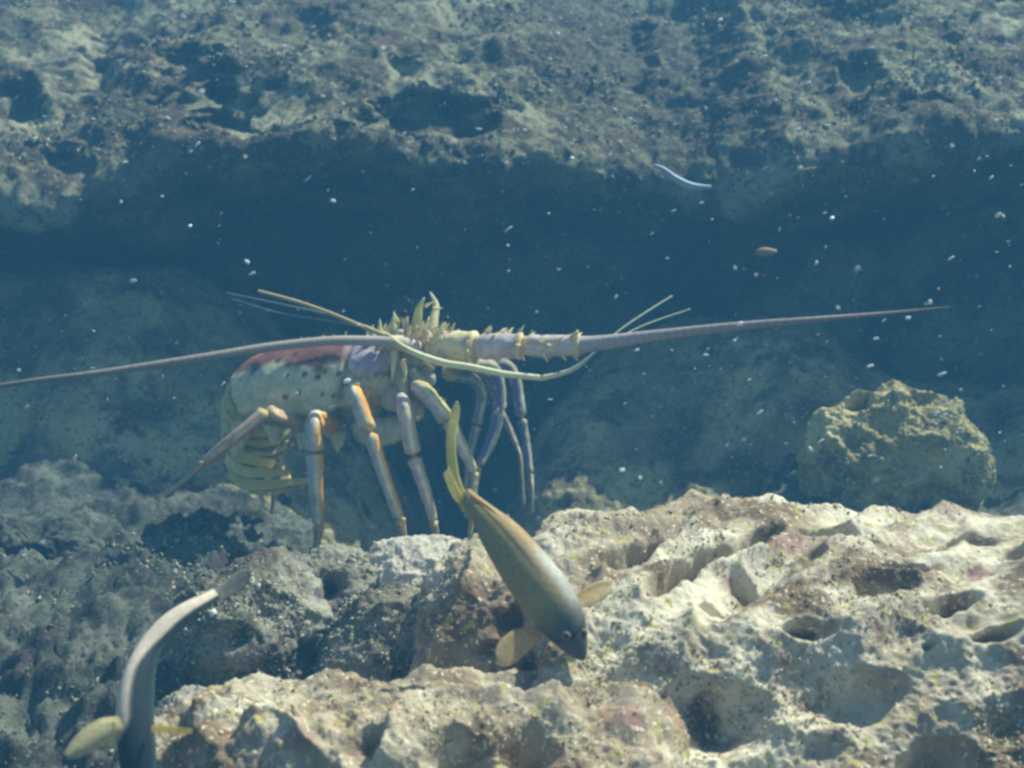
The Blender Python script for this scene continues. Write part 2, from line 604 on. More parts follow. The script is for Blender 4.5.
# rocks in the middle and on the left, each its own boulder
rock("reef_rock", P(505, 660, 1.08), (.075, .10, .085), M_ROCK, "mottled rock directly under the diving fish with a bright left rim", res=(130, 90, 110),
     seed=41, scallop=(15, .016), pits=[(520, 620, 30, 22, 20, .02), (500, 650, 20, 10, 0, .012)], tilt=8, ridges=[([(478, 565), (462, 600), (442, 640), (425, 680)], 9, .014), ([(530, 560), (500, 590)], 8, .01)])
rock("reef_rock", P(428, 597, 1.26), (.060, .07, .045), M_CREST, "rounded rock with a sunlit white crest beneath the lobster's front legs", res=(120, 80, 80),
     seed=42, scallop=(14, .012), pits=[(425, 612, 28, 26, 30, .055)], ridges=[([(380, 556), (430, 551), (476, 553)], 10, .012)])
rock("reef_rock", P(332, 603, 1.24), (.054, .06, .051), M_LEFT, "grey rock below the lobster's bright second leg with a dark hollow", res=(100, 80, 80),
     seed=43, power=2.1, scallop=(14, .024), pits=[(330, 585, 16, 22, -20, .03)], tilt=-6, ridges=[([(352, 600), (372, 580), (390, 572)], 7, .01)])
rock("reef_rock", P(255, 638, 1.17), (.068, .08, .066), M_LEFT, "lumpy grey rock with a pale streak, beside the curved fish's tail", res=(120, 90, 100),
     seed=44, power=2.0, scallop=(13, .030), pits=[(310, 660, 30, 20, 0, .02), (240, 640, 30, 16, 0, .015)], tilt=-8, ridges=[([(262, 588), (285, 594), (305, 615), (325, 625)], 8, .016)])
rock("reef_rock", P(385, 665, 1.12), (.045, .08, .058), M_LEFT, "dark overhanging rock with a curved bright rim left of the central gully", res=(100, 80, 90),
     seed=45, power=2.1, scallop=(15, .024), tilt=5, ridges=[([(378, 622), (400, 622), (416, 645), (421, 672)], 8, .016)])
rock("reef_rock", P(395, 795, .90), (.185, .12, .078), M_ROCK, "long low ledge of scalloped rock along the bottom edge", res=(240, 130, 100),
     seed=46, stretch=(38, 2.2), scallop=(13, .036), pits=[(450, 765, 30, 34, 0, .03), (318, 725, 10, 16, -20, .02), (370, 760, 30, 20, 20, .02), (540, 740, 24, 26, 0, .02), (345, 735, 22, 14, 30, .02), (240, 740, 24, 14, 20, .02)], ridges=[([(196, 712), (260, 692), (322, 683), (400, 686)], 9, .014), ([(300, 730), (322, 706), (390, 694), (440, 690)], 9, .016), ([(390, 766), (404, 728), (430, 702), (480, 692), (560, 693)], 10, .018), ([(200, 760), (280, 735), (330, 765)], 10, .014)], rotz=-8, tilt=-5)
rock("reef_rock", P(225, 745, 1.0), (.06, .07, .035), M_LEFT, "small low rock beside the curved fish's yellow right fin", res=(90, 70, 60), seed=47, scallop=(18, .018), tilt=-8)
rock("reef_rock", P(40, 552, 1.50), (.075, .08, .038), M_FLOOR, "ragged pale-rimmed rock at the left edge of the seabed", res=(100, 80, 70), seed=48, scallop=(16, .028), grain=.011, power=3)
rock("coral_boulder", P(888, 468, 1.72), (.122, .09, .108), M_BOULDER, "knobbly mustard-brown boulder standing alone behind the big pale rock", "boulder", res=(130, 110, 110),
     seed=49, scallop=(9, .050), grain=.010, power=1.35, pits=[(855, 395, 22, 18, 0, .03), (940, 385, 34, 20, 0, .03)], tilt=4)


# ------------------------------------------------------------------ grains of turf and crust growing on the rock
def granules(name, sources, n, size, palette, seed, patch=18, far=9.0):
    """Thousands of crumb-sized growths rooted on the surfaces of `sources`, in patches, as one mesh."""
    g = np.random.default_rng(seed)
    octa = np.array([(1, 0, 0), (-1, 0, 0), (0, 1, 0), (0, -1, 0), (0, 0, 1), (0, 0, -.5)], dtype=float)
    of = np.array([(0, 2, 4), (2, 1, 4), (1, 3, 4), (3, 0, 4), (2, 0, 5), (1, 2, 5), (3, 1, 5), (0, 3, 5)])
    Vs, Cs, Fs, off = [], [], [], 0
    for ob, share in sources:
        me = ob.data
        co = np.empty(len(me.vertices) * 3)
        me.vertices.foreach_get("co", co)
        no = np.empty(len(me.vertices) * 3)
        me.vertices.foreach_get("normal", no)
        co = co.reshape(-1, 3) + np.array(ob.location)
        no = no.reshape(-1, 3)
        px, py = project(co)
        ok = (px > -60) & (px < 1084) & (py > -40) & (py < 800) & ((no * co).sum(axis=1) < 0)
        idx = np.flatnonzero(ok)
        dens = (co[idx][:, 1] < far) * np.clip(fbm(co[idx], patch, 3, seed=seed) * 1.6 + .45, 0.02, 1) ** 2 * co[idx][:, 1] ** 1.0
        pick = g.choice(idx, size=int(n * share), p=dens / dens.sum())
        p, q = co[pick], no[pick]
        m = len(pick)
        p = p + g.normal(0, size * .6, (m, 3))
        s = size * (.4 + g.random(m) ** 2 * 1.2) * np.clip(p[:, 1], .7, 2.2)
        turn = g.normal(0, 1, (m, 3, 3))
        turn = np.linalg.qr(turn)[0]
        sh = s[:, None, None] * np.einsum('mij,mkj->mki', turn, octa[None] * g.uniform(.5, 1.5, (m, 6, 1)) * g.uniform(.5, 1.9, (m, 1, 3)))
        V = p[:, None, :] + sh
        tone = np.asarray(palette)[g.integers(0, len(palette), m)] * g.uniform(.7, 1.15, (m, 1))
        Vs.append(V.reshape(-1, 3))
        Cs.append(np.repeat(tone, 6, axis=0))
        Fs.append((of[None] + (np.arange(m) * 6)[:, None, None]).reshape(-1, 3) + off)
        off += m * 6
    ob = put(name, np.vstack(Vs), np.vstack(Fs), M_TURF, origin=(0, 0, 0), colors=np.vstack(Cs))
    return tag(ob, kind='stuff')


_pale = [o for o in bpy.data.objects if o.type == 'MESH' and o.data.materials and o.data.materials[0] == M_ROCK]
_grey = [o for o in bpy.data.objects if o.type == 'MESH' and o.data.materials and o.data.materials[0] in (M_LEFT, M_BOULDER)]
_area = [float(o.dimensions.x) for o in _pale]
granules("algae_turf", [(o, a_ / sum(_area)) for o, a_ in zip(_pale, _area)], 13000, .00085,
         [(.52, .46, .18), (.36, .30, .15), (.30, .21, .14), (.78, .74, .62), (.40, .38, .18), (.64, .56, .40)], 61, patch=16)
granules("algae_turf", [(o, 1 / len(_grey)) for o in _grey], 12000, .0010,
         [(.50, .48, .30), (.22, .22, .15), (.66, .64, .54), (.30, .31, .17), (.16, .14, .10)], 62, patch=18)
granules("algae_turf", [(bpy.data.objects["seabed"], 1.0)], 9000, .0012, [(.40, .39, .26), (.20, .19, .12), (.50, .48, .37), (.28, .27, .14)], 63, patch=12, far=1.55)
granules("algae_turf", [(bpy.data.objects["reef_wall"], 1.0)], 15000, .0011, [(.38, .36, .22), (.15, .14, .09), (.48, .46, .34), (.20, .19, .10), (.08, .07, .05)], 64, patch=9)


# ------------------------------------------------------------------ creature building blocks
def sweep(path, ra, rb, up=(0, 0, 1), n=14, caps=True):
    """Closed tube along path: ra half-size along `up`, rb half-size sideways. Returns V, faces, ring angle, station, normals."""
    path = np.asarray(path, dtype=float)
    m = len(path)
    ra, rb = np.broadcast_to(ra, (m,)).astype(float), np.broadcast_to(rb, (m,)).astype(float)
    T = np.gradient(path, axis=0)
    T /= np.linalg.norm(T, axis=1, keepdims=True)
    up = np.asarray(up, dtype=float)
    upv = np.broadcast_to(up, (m, 3)) if up.ndim == 1 else up
    S = np.cross(T, upv)
    bad = np.linalg.norm(S, axis=1) < 1e-3
    S[bad] = np.cross(T[bad], (0, 1, .01))
    S /= np.linalg.norm(S, axis=1, keepdims=True)
    U = np.cross(S, T)
    th = np.linspace(0, 2 * math.pi, n, endpoint=False)
    V = path[:, None, :] + ra[:, None, None] * np.sin(th)[None, :, None] * U[:, None, :] + rb[:, None, None] * np.cos(th)[None, :, None] * S[:, None, :]
    Nn = np.sin(th)[None, :, None] * U[:, None, :] + np.cos(th)[None, :, None] * S[:, None, :]
    V = V.reshape(-1, 3)
    Nn = Nn.reshape(-1, 3)
    f = []
    for i in range(m - 1):
        for j in range(n):
            k = (j + 1) % n
            f.append((i * n + j, i * n + k, (i + 1) * n + k, (i + 1) * n + j))
    if caps:
        f.append(tuple(range(n))[::-1])
        f.append(tuple((m - 1) * n + j for j in range(n)))
    st = np.repeat(np.linspace(0, 1, m), n)
    ang = np.tile(th, m)
    return V, f, ang, st, Nn


def join(parts):
    V, Fs, C, off = [], [], [], 0
    for v, f, c in parts:
        V.append(v)
        C.append(np.broadcast_to(c, v.shape))
        Fs += [tuple(i + off for i in q) for q in f]
        off += len(v)
    return np.vstack(V), Fs, np.vstack(C)


def thorn(base, direction, length, radius, c0, c1, n=7):
    d = np.asarray(direction, dtype=float)
    d /= np.linalg.norm(d)
    base = np.asarray(base) - d * length * .12
    s = np.linspace(0, 1, 5)
    side = np.cross(d, (.3, .2, .9))
    path = base[None] + d[None] * (s * length * 1.12)[:, None]
    r = radius * np.array([1, .8, .55, .3, .06])
    V, f, a_, st, _ = sweep(path, r, r, up=side, n=n)
    return V, f, np.asarray(c0)[None] * (1 - st[:, None]) + np.asarray(c1)[None] * st[:, None]


def lerp(c0, c1, t):
    t = np.asarray(t)[:, None]
    return np.asarray(c0)[None] * (1 - t) + np.asarray(c1)[None] * t


def poly_path(spec, per=8):
    """spec rows are (px, py, depth, radius px) -> smoothed path and radii in metres."""
    pts = np.array([np.r_[P(a, b, d), r * d / F] for a, b, d, r in spec])
    c = catmull(pts, per)
    return c[:, :3], np.maximum(c[:, 3], 1e-5)


# ------------------------------------------------------------------ spiny lobster
LOB = root("spiny_lobster", P(330, 548, 1.50))
tag(LOB, "spiny lobster with long antennae standing on the seabed before the dark recess", "lobster")

YELLOW, CREAM, PURPLE = (.90, .78, .28), (.92, .82, .50), (.68, .57, .50)
TAN, BROWN, ORANGE, BLUE = (.58, .44, .28), (.27, .12, .085), (.86, .42, .09), (.46, .45, .52)


def lobster_body():
    spec = [  # px, py, depth, half-height px, half-width px
        (448, 343, 1.470, 4, 5), (440, 345, 1.472, 13, 15), (420, 352, 1.478, 24, 27), (392, 364, 1.486, 33, 36), (360, 376, 1.494, 40, 42),
        (322, 384, 1.500, 43, 46), (292, 387, 1.508, 42, 46), (276, 391, 1.520, 36, 42), (268, 396, 1.540, 30, 37),
        (262, 401, 1.57, 27, 34), (258, 413, 1.60, 24, 32), (255, 428, 1.63, 21, 30), (254, 443, 1.65, 19, 28), (256, 457, 1.66, 17, 25),
        (262, 468, 1.65, 13, 22), (272, 478, 1.64, 9, 19), (285, 481, 1.63, 4, 12)]
    pts = np.array([np.r_[P(a, b, d), h * d / F, w * d / F] for a, b, d, h, w in spec])
    per = 14
    c = catmull(pts, per)
    path, ra, rb = c[:, :3], np.maximum(c[:, 3], .001), np.maximum(c[:, 4], .001)
    n = 64
    V, f, ang, st, Nn = sweep(path, ra, rb, up=(.15, .0, 1), n=n)
    k = st * (len(spec) - 1)                 # station in control-point units
    upness = np.sin(ang)
    d = np.zeros(len(V))
    # cervical groove, hind rim of the carapace, rings of the abdomen
    groove = 4.15 - .5 * upness
    d -= .0045 * np.exp(-((k - groove) / .14) ** 2) * (k < 6)
    d += .0045 * np.exp(-((k - 7.2) / .16) ** 2)
    ring = np.where(k > 7.9, np.cos(2 * math.pi * (k - 7.9) / .95), 0)
    d += np.where(k > 7.9, .0048 * ring * np.abs(ring) ** .4, 0)
    d += fbm(V, 130, 3, seed=301) * .0012 + fbm(V, 40, 2, seed=303) * .0022
    px, py = project(V)
    near = V[:, 1] < np.repeat(path[:, 1], n)
    for bx, by, rx, ry, h in [(368, 364, 17, 12, .006), (378, 390, 22, 11, .006), (398, 372, 10, 16, .004), (330, 405, 14, 20, .002)]:
        d += np.where(near, h * np.exp(-(((px - bx) / rx) ** 2 + ((py - by) / ry) ** 2) ** 2), 0)
    # the hem of the carapace: a raised lip with a groove above it
    on = sstep(2.6, 3.0, k) * sstep(7.5, 7.1, k)
    d += on * (.0030 * np.exp(-((upness + .62) / .06) ** 2) - .0030 * np.exp(-((upness + .47) / .06) ** 2))
    V = V + Nn * d[:, None]
    # pigment
    pale, red, green = (.88, .82, .52), (.26, .11, .08), (.25, .28, .18)
    edge = upness + fbm(V, 60, 3, seed=311) * .35
    cc = lerp(pale, red, sstep(.15, .55, edge))
    low = sstep(-.45, -.8, upness)
    cc = cc * (1 - low[:, None]) + np.asarray((.52, .52, .38))[None] * low[:, None]
    front = sstep(4.1, 3.7, k)
    fc = lerp((.78, .66, .42), (.68, .54, .64), sstep(.0, .25, edge))
    fc = fc * (.75 + .5 * sstep(-.4, .4, fbm(V, 90, 2, seed=313)))[:, None]
    cc = cc * (1 - front[:, None]) + fc * front[:, None]
    for bx, by, rx, ry, fill in [(370, 363, 20, 13, (.62, .48, .62)), (380, 390, 25, 13, (.80, .66, .40)), (404, 372, 12, 18, (.66, .60, .40)), (418, 352, 14, 13, (.78, .68, .36))]:
        rr_ = np.sqrt(((px - bx) / rx) ** 2 + ((py - by) / ry) ** 2) + .10 * fbm(V, 120, 2, seed=318)
        ins = np.where(near, sstep(1.02, .92, rr_), 0)[:, None]
        cc = cc * (1 - ins) + np.asarray(fill)[None] * ins
        rim = np.where(near, np.exp(-((rr_ - .98) / .08) ** 2), 0)[:, None] * .8
        cc = cc * (1 - rim) + np.asarray((.88, .82, .56))[None] * rim
        seam = np.where(near, np.exp(-((rr_ - 1.2) / .09) ** 2), 0)[:, None] * .75
        cc = cc * (1 - seam) + np.asarray((.12, .10, .09))[None] * seam
    gr = (np.exp(-((k - groove) / .10) ** 2) * (k < 6))[:, None] * .7
    cc = cc * (1 - gr) + np.asarray((.16, .12, .10))[None] * gr
    hem = (on * np.exp(-((upness + .62) / .07) ** 2))[:, None]
    cc = cc * (1 - hem) + np.asarray((.82, .72, .40))[None] * hem
    ab = sstep(7.5, 7.9, k)
    ac = lerp((.36, .28, .12), (.80, .72, .30), sstep(-.2, .6, ring + .3 * fbm(V, 80, 2, seed=317)))
    cc = cc * (1 - ab[:, None]) + ac * ab[:, None]
    px, py = project(V)
    for sx, sy, sr in [(287, 377, 3), (305, 375, 4), (318, 378, 4), (326, 373, 3), (338, 372, 3), (300, 394, 3), (322, 396, 3), (333, 395, 3), (285, 398, 2), (346, 384, 3), (312, 362, 3), (278, 362, 3), (295, 354, 3)]:
        q = (np.hypot(px - sx, (py - sy) * 1.3) < sr) & (V[:, 1] < path[:, 1].mean() + .02)
        cc[q] = (.05, .045, .05)
    mott = (.80 + .20 * sstep(-.25, .3, fbm(V, 85, 4, 0.6, seed=333))) * (.86 + .14 * sstep(-.2, .2, fbm(V * np.array([.35, 1, 2.2]), 190, 2, seed=335)))
    cc = cc * mott[:, None]
    parts = [(V, f, cc)]
    # small thorns along the back
    r2 = random.Random(3)
    for i in range(46):
        kk = r2.uniform(1.6, 7.0)
        th = R(r2.choice([28, 45, 62, 80, 98]) + r2.uniform(-6, 6))
        i0 = int(round(kk * per)) * n + int(round(th / (2 * math.pi) * n)) % n
        parts.append(thorn(V[i0], Nn[i0] + np.array([.55, 0, .1]), .0075 if kk > 3 else .010, .0021, (.42, .26, .13), YELLOW))
    Vj, fj, cj = join(parts)
    return put("body", Vj, fj, M_SHELL, LOB, colors=cj)


lobster_body()


def limb_colour(Nn, st, side, mot, k0=PURPLE, k1=ORANGE):
    # long stripes run down each leg: violet-blue behind, cream, then orange in front
    s = Nn @ side + .22 * mot
    c = lerp(np.asarray(BLUE) * .35 + np.asarray(k0) * .65, k0, sstep(-.8, -.1, s))
    c = c * (1 - sstep(-.05, .25, s))[:, None] + np.asarray(CREAM)[None] * sstep(-.05, .25, s)[:, None]
    t = sstep(.3, .6, s)[:, None]
    c = c * (1 - t) + np.asarray(k1)[None] * t
    dots = sstep(.30, .42, fbm(st[:, None] * np.array([[9., 0, 0]]) + Nn * 1.3, 1.6, 2, seed=405))[:, None] * .5
    c = c * (1 - dots) + np.asarray((.92, .86, .62))[None] * dots
    j = (np.exp(-(st / .05) ** 2) + np.exp(-((1 - st) / .05) ** 2))[:, None] * .8
    c = c * (1 - j) + np.asarray((.66, .48, .18))[None] * j
    c = c * (.74 + .26 * sstep(-.3, .2, mot))[:, None]
    return c


def segment(spec, name, parent, k0, k1, per=10):
    path, r = poly_path(spec, per)
    m = len(path)
    s = np.linspace(0, 1, m)
    shape = 1 + .12 * np.exp(-((s - .04) / .06) ** 2) + .10 * np.exp(-((s - .96) / .05) ** 2)
    close = np.minimum(1, np.sqrt(np.clip(np.minimum(s, 1 - s) / .02, .02, 1)))
    r = r * shape * close * .94
    V, f, ang, st, Nn = sweep(path, r, r * .85, up=(0, -1, .02), n=18)
    rr = np.repeat(r, 18)
    V = V + Nn * (fbm(V, 200, 2, seed=401) * .0007 + rr * (.09 * np.cos(3 * ang + .6) + .05 * np.cos(5 * ang)))[:, None]
    run = path[-1] - path[0]
    side = np.array([-run[2], 0, run[0]]) / (np.hypot(run[0], run[2]) + 1e-9)
    return put(name, V, f, M_LIMB, parent, colors=limb_colour(Nn, st, side, fbm(V, 170, 3, seed=403), k0, k1))


LEGS = [  # hip, knee, joint, ankle, tip
    ([(306, 420, 1.50, 9), (284, 418, 1.45, 8), (268, 411, 1.430, 7)], [(268, 411, 1.430, 8), (236, 437, 1.43, 7.4), (204, 463, 1.45, 6)], [(204, 463, 1.45, 4.4), (184, 481, 1.50, 3.6), (165, 496, 1.58, 4)], (.82, .48, .22), (.86, .42, .10)),
    ([(332, 428, 1.49, 12), (318, 420, 1.43, 11), (314, 426, 1.395, 10), (315, 452, 1.395, 10.5)], [(315, 452, 1.395, 10), (317, 490, 1.395, 9), (319, 526, 1.41, 7)], [(319, 526, 1.41, 7), (318, 538, 1.415, 5), (313, 556, 1.42, 3)], PURPLE, ORANGE),
    ([(372, 412, 1.49, 12), (358, 394, 1.43, 11), (357, 398, 1.40, 10), (370, 432, 1.39, 9.5)], [(370, 432, 1.39, 9), (386, 480, 1.39, 7.5), (400, 520, 1.40, 6)], [(400, 520, 1.40, 6.5), (403, 535, 1.41, 5), (407, 557, 1.42, 3)], PURPLE, ORANGE),
    ([(416, 412, 1.49, 11), (404, 402, 1.43, 10), (406, 412, 1.40, 10), (414, 456, 1.40, 9)], [(414, 456, 1.40, 8.5), (426, 492, 1.40, 7), (434, 522, 1.41, 5)], [(434, 522, 1.41, 5), (436, 535, 1.42, 4), (438, 557, 1.43, 3)], PURPLE, TAN),
    ([(428, 398, 1.49, 11), (420, 388, 1.43, 10), (428, 394, 1.41, 10), (449, 420, 1.40, 10)], [(449, 420, 1.40, 9), (462, 446, 1.40, 7.5), (475, 472, 1.41, 5)], [(475, 472, 1.41, 4.5), (472, 500, 1.43, 4), (470, 548, 1.44, 2.5)], PURPLE, (.62, .50, .20)),
    ([(455, 362, 1.53, 9), (490, 366, 1.60, 8), (499, 385, 1.62, 8), (500, 410, 1.63, 8)], [(500, 410, 1.63, 8), (492, 440, 1.63, 7), (479, 466, 1.62, 5)], [(479, 466, 1.62, 4), (475, 490, 1.62, 3), (474, 520, 1.62, 2.5)], (.17, .17, .52), (.56, .46, .34)),
    ([(450, 360, 1.55, 8), (500, 362, 1.66, 7), (515, 378, 1.68, 7), (522, 418, 1.68, 6)], [(522, 418, 1.68, 5.5), (527, 446, 1.68, 4.5), (531, 474, 1.67, 3.5)], [(531, 474, 1.67, 3.2), (532, 490, 1.66, 2.8), (532, 515, 1.66, 2)], (.14, .15, .52), (.48, .42, .34)),
    ([(445, 372, 1.56, 8), (474, 380, 1.64, 7), (482, 396, 1.66, 6.5), (477, 426, 1.66, 6)], [(477, 426, 1.66, 6), (473, 442, 1.66, 5), (468, 462, 1.66, 4)], [(468, 462, 1.66, 3.4), (466, 485, 1.66, 3), (466, 520, 1.66, 2)], (.26, .26, .36), (.40, .38, .34)),
    ([(452, 366, 1.57, 6), (485, 374, 1.70, 5), (495, 398, 1.72, 4)], [(495, 398, 1.72, 4), (508, 425, 1.72, 3.6), (517, 446, 1.71, 3)], [(517, 446, 1.71, 3), (521, 460, 1.70, 2.4), (524, 508, 1.69, 1.8)], (.30, .20, .28), (.40, .26, .22)),
    ([(330, 410, 1.56, 10), (300, 425, 1.64, 9), (288, 440, 1.68, 8)], [(288, 440, 1.68, 7), (280, 465, 1.70, 6), (276, 490, 1.70, 4)], [(276, 490, 1.70, 4), (274, 500, 1.70, 3), (272, 515, 1.70, 2)], (.20, .20, .30), (.36, .30, .24)),
]
for up_, low_, foot_, k0, k1 in LEGS:
    lg = segment(up_, "leg", LOB, k0, k1)
    segment(low_, "shank", lg, k0, k1)
    segment(foot_, "foot", lg, (.42, .26, .15), k1)

# plates at the roots of the legs and the swimmerets under the body
for spec in ([(352, 424, 1.46, 10), (372, 432, 1.46, 15), (396, 428, 1.47, 13), (414, 414, 1.48, 9)],
             [(380, 405, 1.455, 10), (398, 396, 1.455, 14), (420, 384, 1.46, 12), (434, 372, 1.465, 8)]):
    path, r = poly_path(spec, 10)
    r = r * np.minimum(1, np.sqrt(np.clip(np.minimum(np.linspace(0, 1, len(r)), np.linspace(1, 0, len(r))) / .12, .02, 1)))
    V, f, ang, st, Nn = sweep(path, r, r * .5, up=(0, .1, 1), n=20)
    V = V + Nn * (fbm(V, 120, 3, seed=408) * .002)[:, None]
    put("breastplate", V, f, M_SHELL, LOB, colors=lerp((.44, .44, .34), (.62, .58, .42), sstep(-.3, .3, fbm(V, 110, 2, seed=409))))


def blade(outline_a, outline_b, thick, name, mat, parent, colour_fn, nu=16, nv=7, rays=0.0, bow=0.0):
    """A thin solid fin or flap between two edge curves (rows px, py, depth)."""
    A = catmull(np.array([P(*q) for q in outline_a]), 6)
    B = catmull(np.array([P(*q) for q in outline_b]), 6)
    ia = np.linspace(0, len(A) - 1, nu)
    ib = np.linspace(0, len(B) - 1, nu)
    A = np.stack([np.interp(ia, np.arange(len(A)), A[:, c]) for c in range(3)], axis=1)
    B = np.stack([np.interp(ib, np.arange(len(B)), B[:, c]) for c in range(3)], axis=1)
    w = np.linspace(0, 1, nv)
    G = A[:, None] * (1 - w)[None, :, None] + B[:, None] * w[None, :, None]
    V = G.reshape(-1, 3)
    Fq = grid_faces(nu, nv)
    N = normals(V, Fq)
    W = np.tile(w, nu)
    S = np.repeat(np.linspace(0, 1, nu), nv)
    th = thick * (.15 + .85 * np.sin(math.pi * np.clip(W, .03, .97))) * (1 - .88 * S)
    th = th * (1 + rays * np.cos(W * math.pi * 14))
    mid = V + N * (bow * np.sin(math.pi * W))[:, None]
    top, bot = mid + N * th[:, None] * .5, mid - N * th[:, None] * .5
    m = len(V)
    f = [tuple(q) for q in Fq] + [tuple(int(i) + m for i in q[::-1]) for q in Fq]
    ring = [i * nv for i in range(nu)] + [(nu - 1) * nv + j for j in range(1, nv)] + [i * nv + nv - 1 for i in range(nu - 2, -1, -1)] + [j for j in range(nv - 2, 0, -1)]
    for i in range(len(ring)):
        p, q = ring[i], ring[(i + 1) % len(ring)]
        f.append((q, p, p + m, q + m))
    c = colour_fn(S, W)
    return put(name, np.vstack([top, bot]), f, mat, parent, colors=np.vstack([c, c]))


def rayed(c0, c1, freq=9):
    def fn(S, W):
        s = .5 + .5 * np.cos(W * math.pi * 2 * freq)
        return lerp(c0, c1, S) * (1 - .25 * s[:, None])
    return fn


# tail fan curled under the body
for a_, b_ in (([(232, 440, 1.60), (245, 452, 1.575), (275, 460, 1.565)], [(226, 448, 1.60), (240, 462, 1.575), (272, 468, 1.565)]),
               ([(226, 452, 1.60), (244, 466, 1.57), (290, 470, 1.55)], [(223, 462, 1.60), (244, 477, 1.57), (288, 476, 1.55)]),
               ([(226, 464, 1.60), (246, 479, 1.565), (308, 478, 1.54)], [(228, 478, 1.60), (250, 491, 1.565), (306, 484, 1.54)]),
               ([(246, 486, 1.60), (268, 490, 1.57), (304, 486, 1.55)], [(250, 494, 1.60), (272, 495, 1.57), (300, 489, 1.55)])):
    blade(a_, b_, .004, "tail_fan_blade", M_SHELL, LOB, rayed((.96, .84, .28), (.92, .68, .22), 3), bow=.003)
# side flaps of the abdomen rings
for q in range(6):
    x0, y0, d0 = 264 - q * 6.0, 376 + q * 10.5, 1.500 + q * .014
    blade([(x0, y0 - 12, d0 + .02), (x0 - 5, y0 + 6, d0), (x0 - 1, y0 + 30, d0 - .006)], [(x0 + 13, y0 - 10, d0 + .012), (x0 + 10, y0 + 8, d0 - .008), (x0 + 3, y0 + 32, d0 - .006)],
          .005, "abdomen_flap", M_SHELL, LOB, rayed((.80, .74, .42), (.90, .80, .44), 1), bow=.003)
for a_, b_, c_ in (((262, 425), (282, 428), (272, 446)), ((294, 434), (308, 432), (300, 450)), ((328, 432), (348, 432), (336, 452))):
    blade([(*a_, 1.47), ((a_[0] + c_[0]) / 2, (a_[1] + c_[1]) / 2, 1.465), (*c_, 1.46)], [(*b_, 1.47), ((b_[0] + c_[0]) / 2 + 2, (b_[1] + c_[1]) / 2, 1.465), (c_[0] + 2, c_[1], 1.46)],
          .004, "swimmeret", M_SHELL, LOB, rayed((.66, .62, .34), (.82, .72, .34), 2))

# forward antenna: thick thorny base in three joints, then the long whip
ant = None
base_spec = [[(428, 350, 1.455, 13), (450, 347, 1.445, 16), (478, 347, 1.435, 14)], [(476, 347, 1.435, 13), (500, 346, 1.425, 13), (524, 346, 1.42, 12)], [(522, 346, 1.42, 11), (550, 346, 1.412, 11), (582, 345, 1.405, 10)]]
r2 = random.Random(11)
for i, spec in enumerate(base_spec):
    path, r = poly_path(spec, 12)
    s = np.linspace(0, 1, len(path))
    r = r * (1 + .18 * np.exp(-((s - .93) / .07) ** 2) - .10 * np.exp(-((s - .08) / .08) ** 2)) * np.minimum(1, np.sqrt(np.clip(np.minimum(s, 1 - s) / .03, .05, 1)))
    V, f, ang, st, Nn = sweep(path, r, r * .9, n=28)
    V = V + Nn * (fbm(V, 150, 3, seed=420 + i) * .0016)[:, None]
    c = lerp((.66, .54, .52), (.52, .41, .40), sstep(-.3, .3, fbm(V, 90, 2, seed=430 + i)))
    t = (np.exp(-((st - .93) / .07) ** 2) + np.exp(-((st - .06) / .05) ** 2))[:, None]
    c = c * (1 - t) + np.asarray((.74, .56, .28))[None] * t
    yel = sstep(-.05, .25, fbm(V, 70, 2, seed=440 + i) + (.25 if i == 0 else -.05))[:, None]
    c = c * (1 - .8 * yel) + np.asarray((.82, .70, .34))[None] * .8 * yel
    parts = [(V, f, c)]
    for k in range(20):
        ii = int(r2.uniform(.1, .95) * (len(path) - 1)) * 28 + r2.randrange(28)
        if k < 8:
            ii = int(r2.uniform(.88, .95) * (len(path) - 1)) * 28 + r2.randrange(28)
        parts.append(thorn(V[ii], Nn[ii] + np.array([.7, 0, 0]), r2.uniform(.006, .0105), .0027, (.70, .52, .20), (.90, .84, .46)))
    Vj, fj, cj = join(parts)
    ob = put("antenna" if i == 0 else "antenna_joint", Vj, fj, M_SHELL, LOB if i == 0 else ant, colors=cj)
    if i == 0:
        ant = ob


def whip(spec, parent, c0, c1, name="antenna_whip", rings=90, n=12):
    path, r = poly_path(spec, 24)
    V, f, ang, st, Nn = sweep(path, r, r, n=n)
    band = .5 + .5 * np.cos(st * rings * 2 * math.pi)
    V = V + Nn * ((band - .5) * .07 * np.repeat(r, n))[:, None]
    c = lerp(c0, c1, st) * (1 - .22 * band * (rings > 0))[:, None]
    return put(name, V, f, M_LIMB, parent, colors=c)


whip([(572, 345, 1.408, 9), (600, 343, 1.40, 7.6), (660, 335, 1.38, 5.6), (740, 326, 1.36, 4.4), (820, 319, 1.36, 3.0), (890, 313, 1.40, 1.9), (950, 307, 1.46, .7)], ant, (.60, .50, .47), (.10, .06, .05))

# the other antenna, swept back across the flank
pa, ra_ = poly_path([(424, 351, 1.47, 4), (416, 349, 1.45, 8), (404, 344, 1.435, 8.5), (388, 341, 1.422, 6)], 8)
Va, fa, aa, sa, na_ = sweep(pa, ra_, ra_, n=16)
ant2 = put("antenna", Va, fa, M_SHELL, LOB, colors=lerp((.60, .50, .52), (.66, .54, .34), sstep(-.3, .3, fbm(Va, 120, 2, seed=451))))
whip([(394, 342, 1.42, 5.5), (370, 341, 1.415, 5.2), (330, 341, 1.405, 4.9), (270, 347, 1.39, 4.6), (200, 358, 1.37, 4.2), (100, 373, 1.35, 3.5), (40, 380, 1.34, 2.8), (-30, 390, 1.33, 2)], ant2, (.56, .46, .40), (.22, .18, .14))

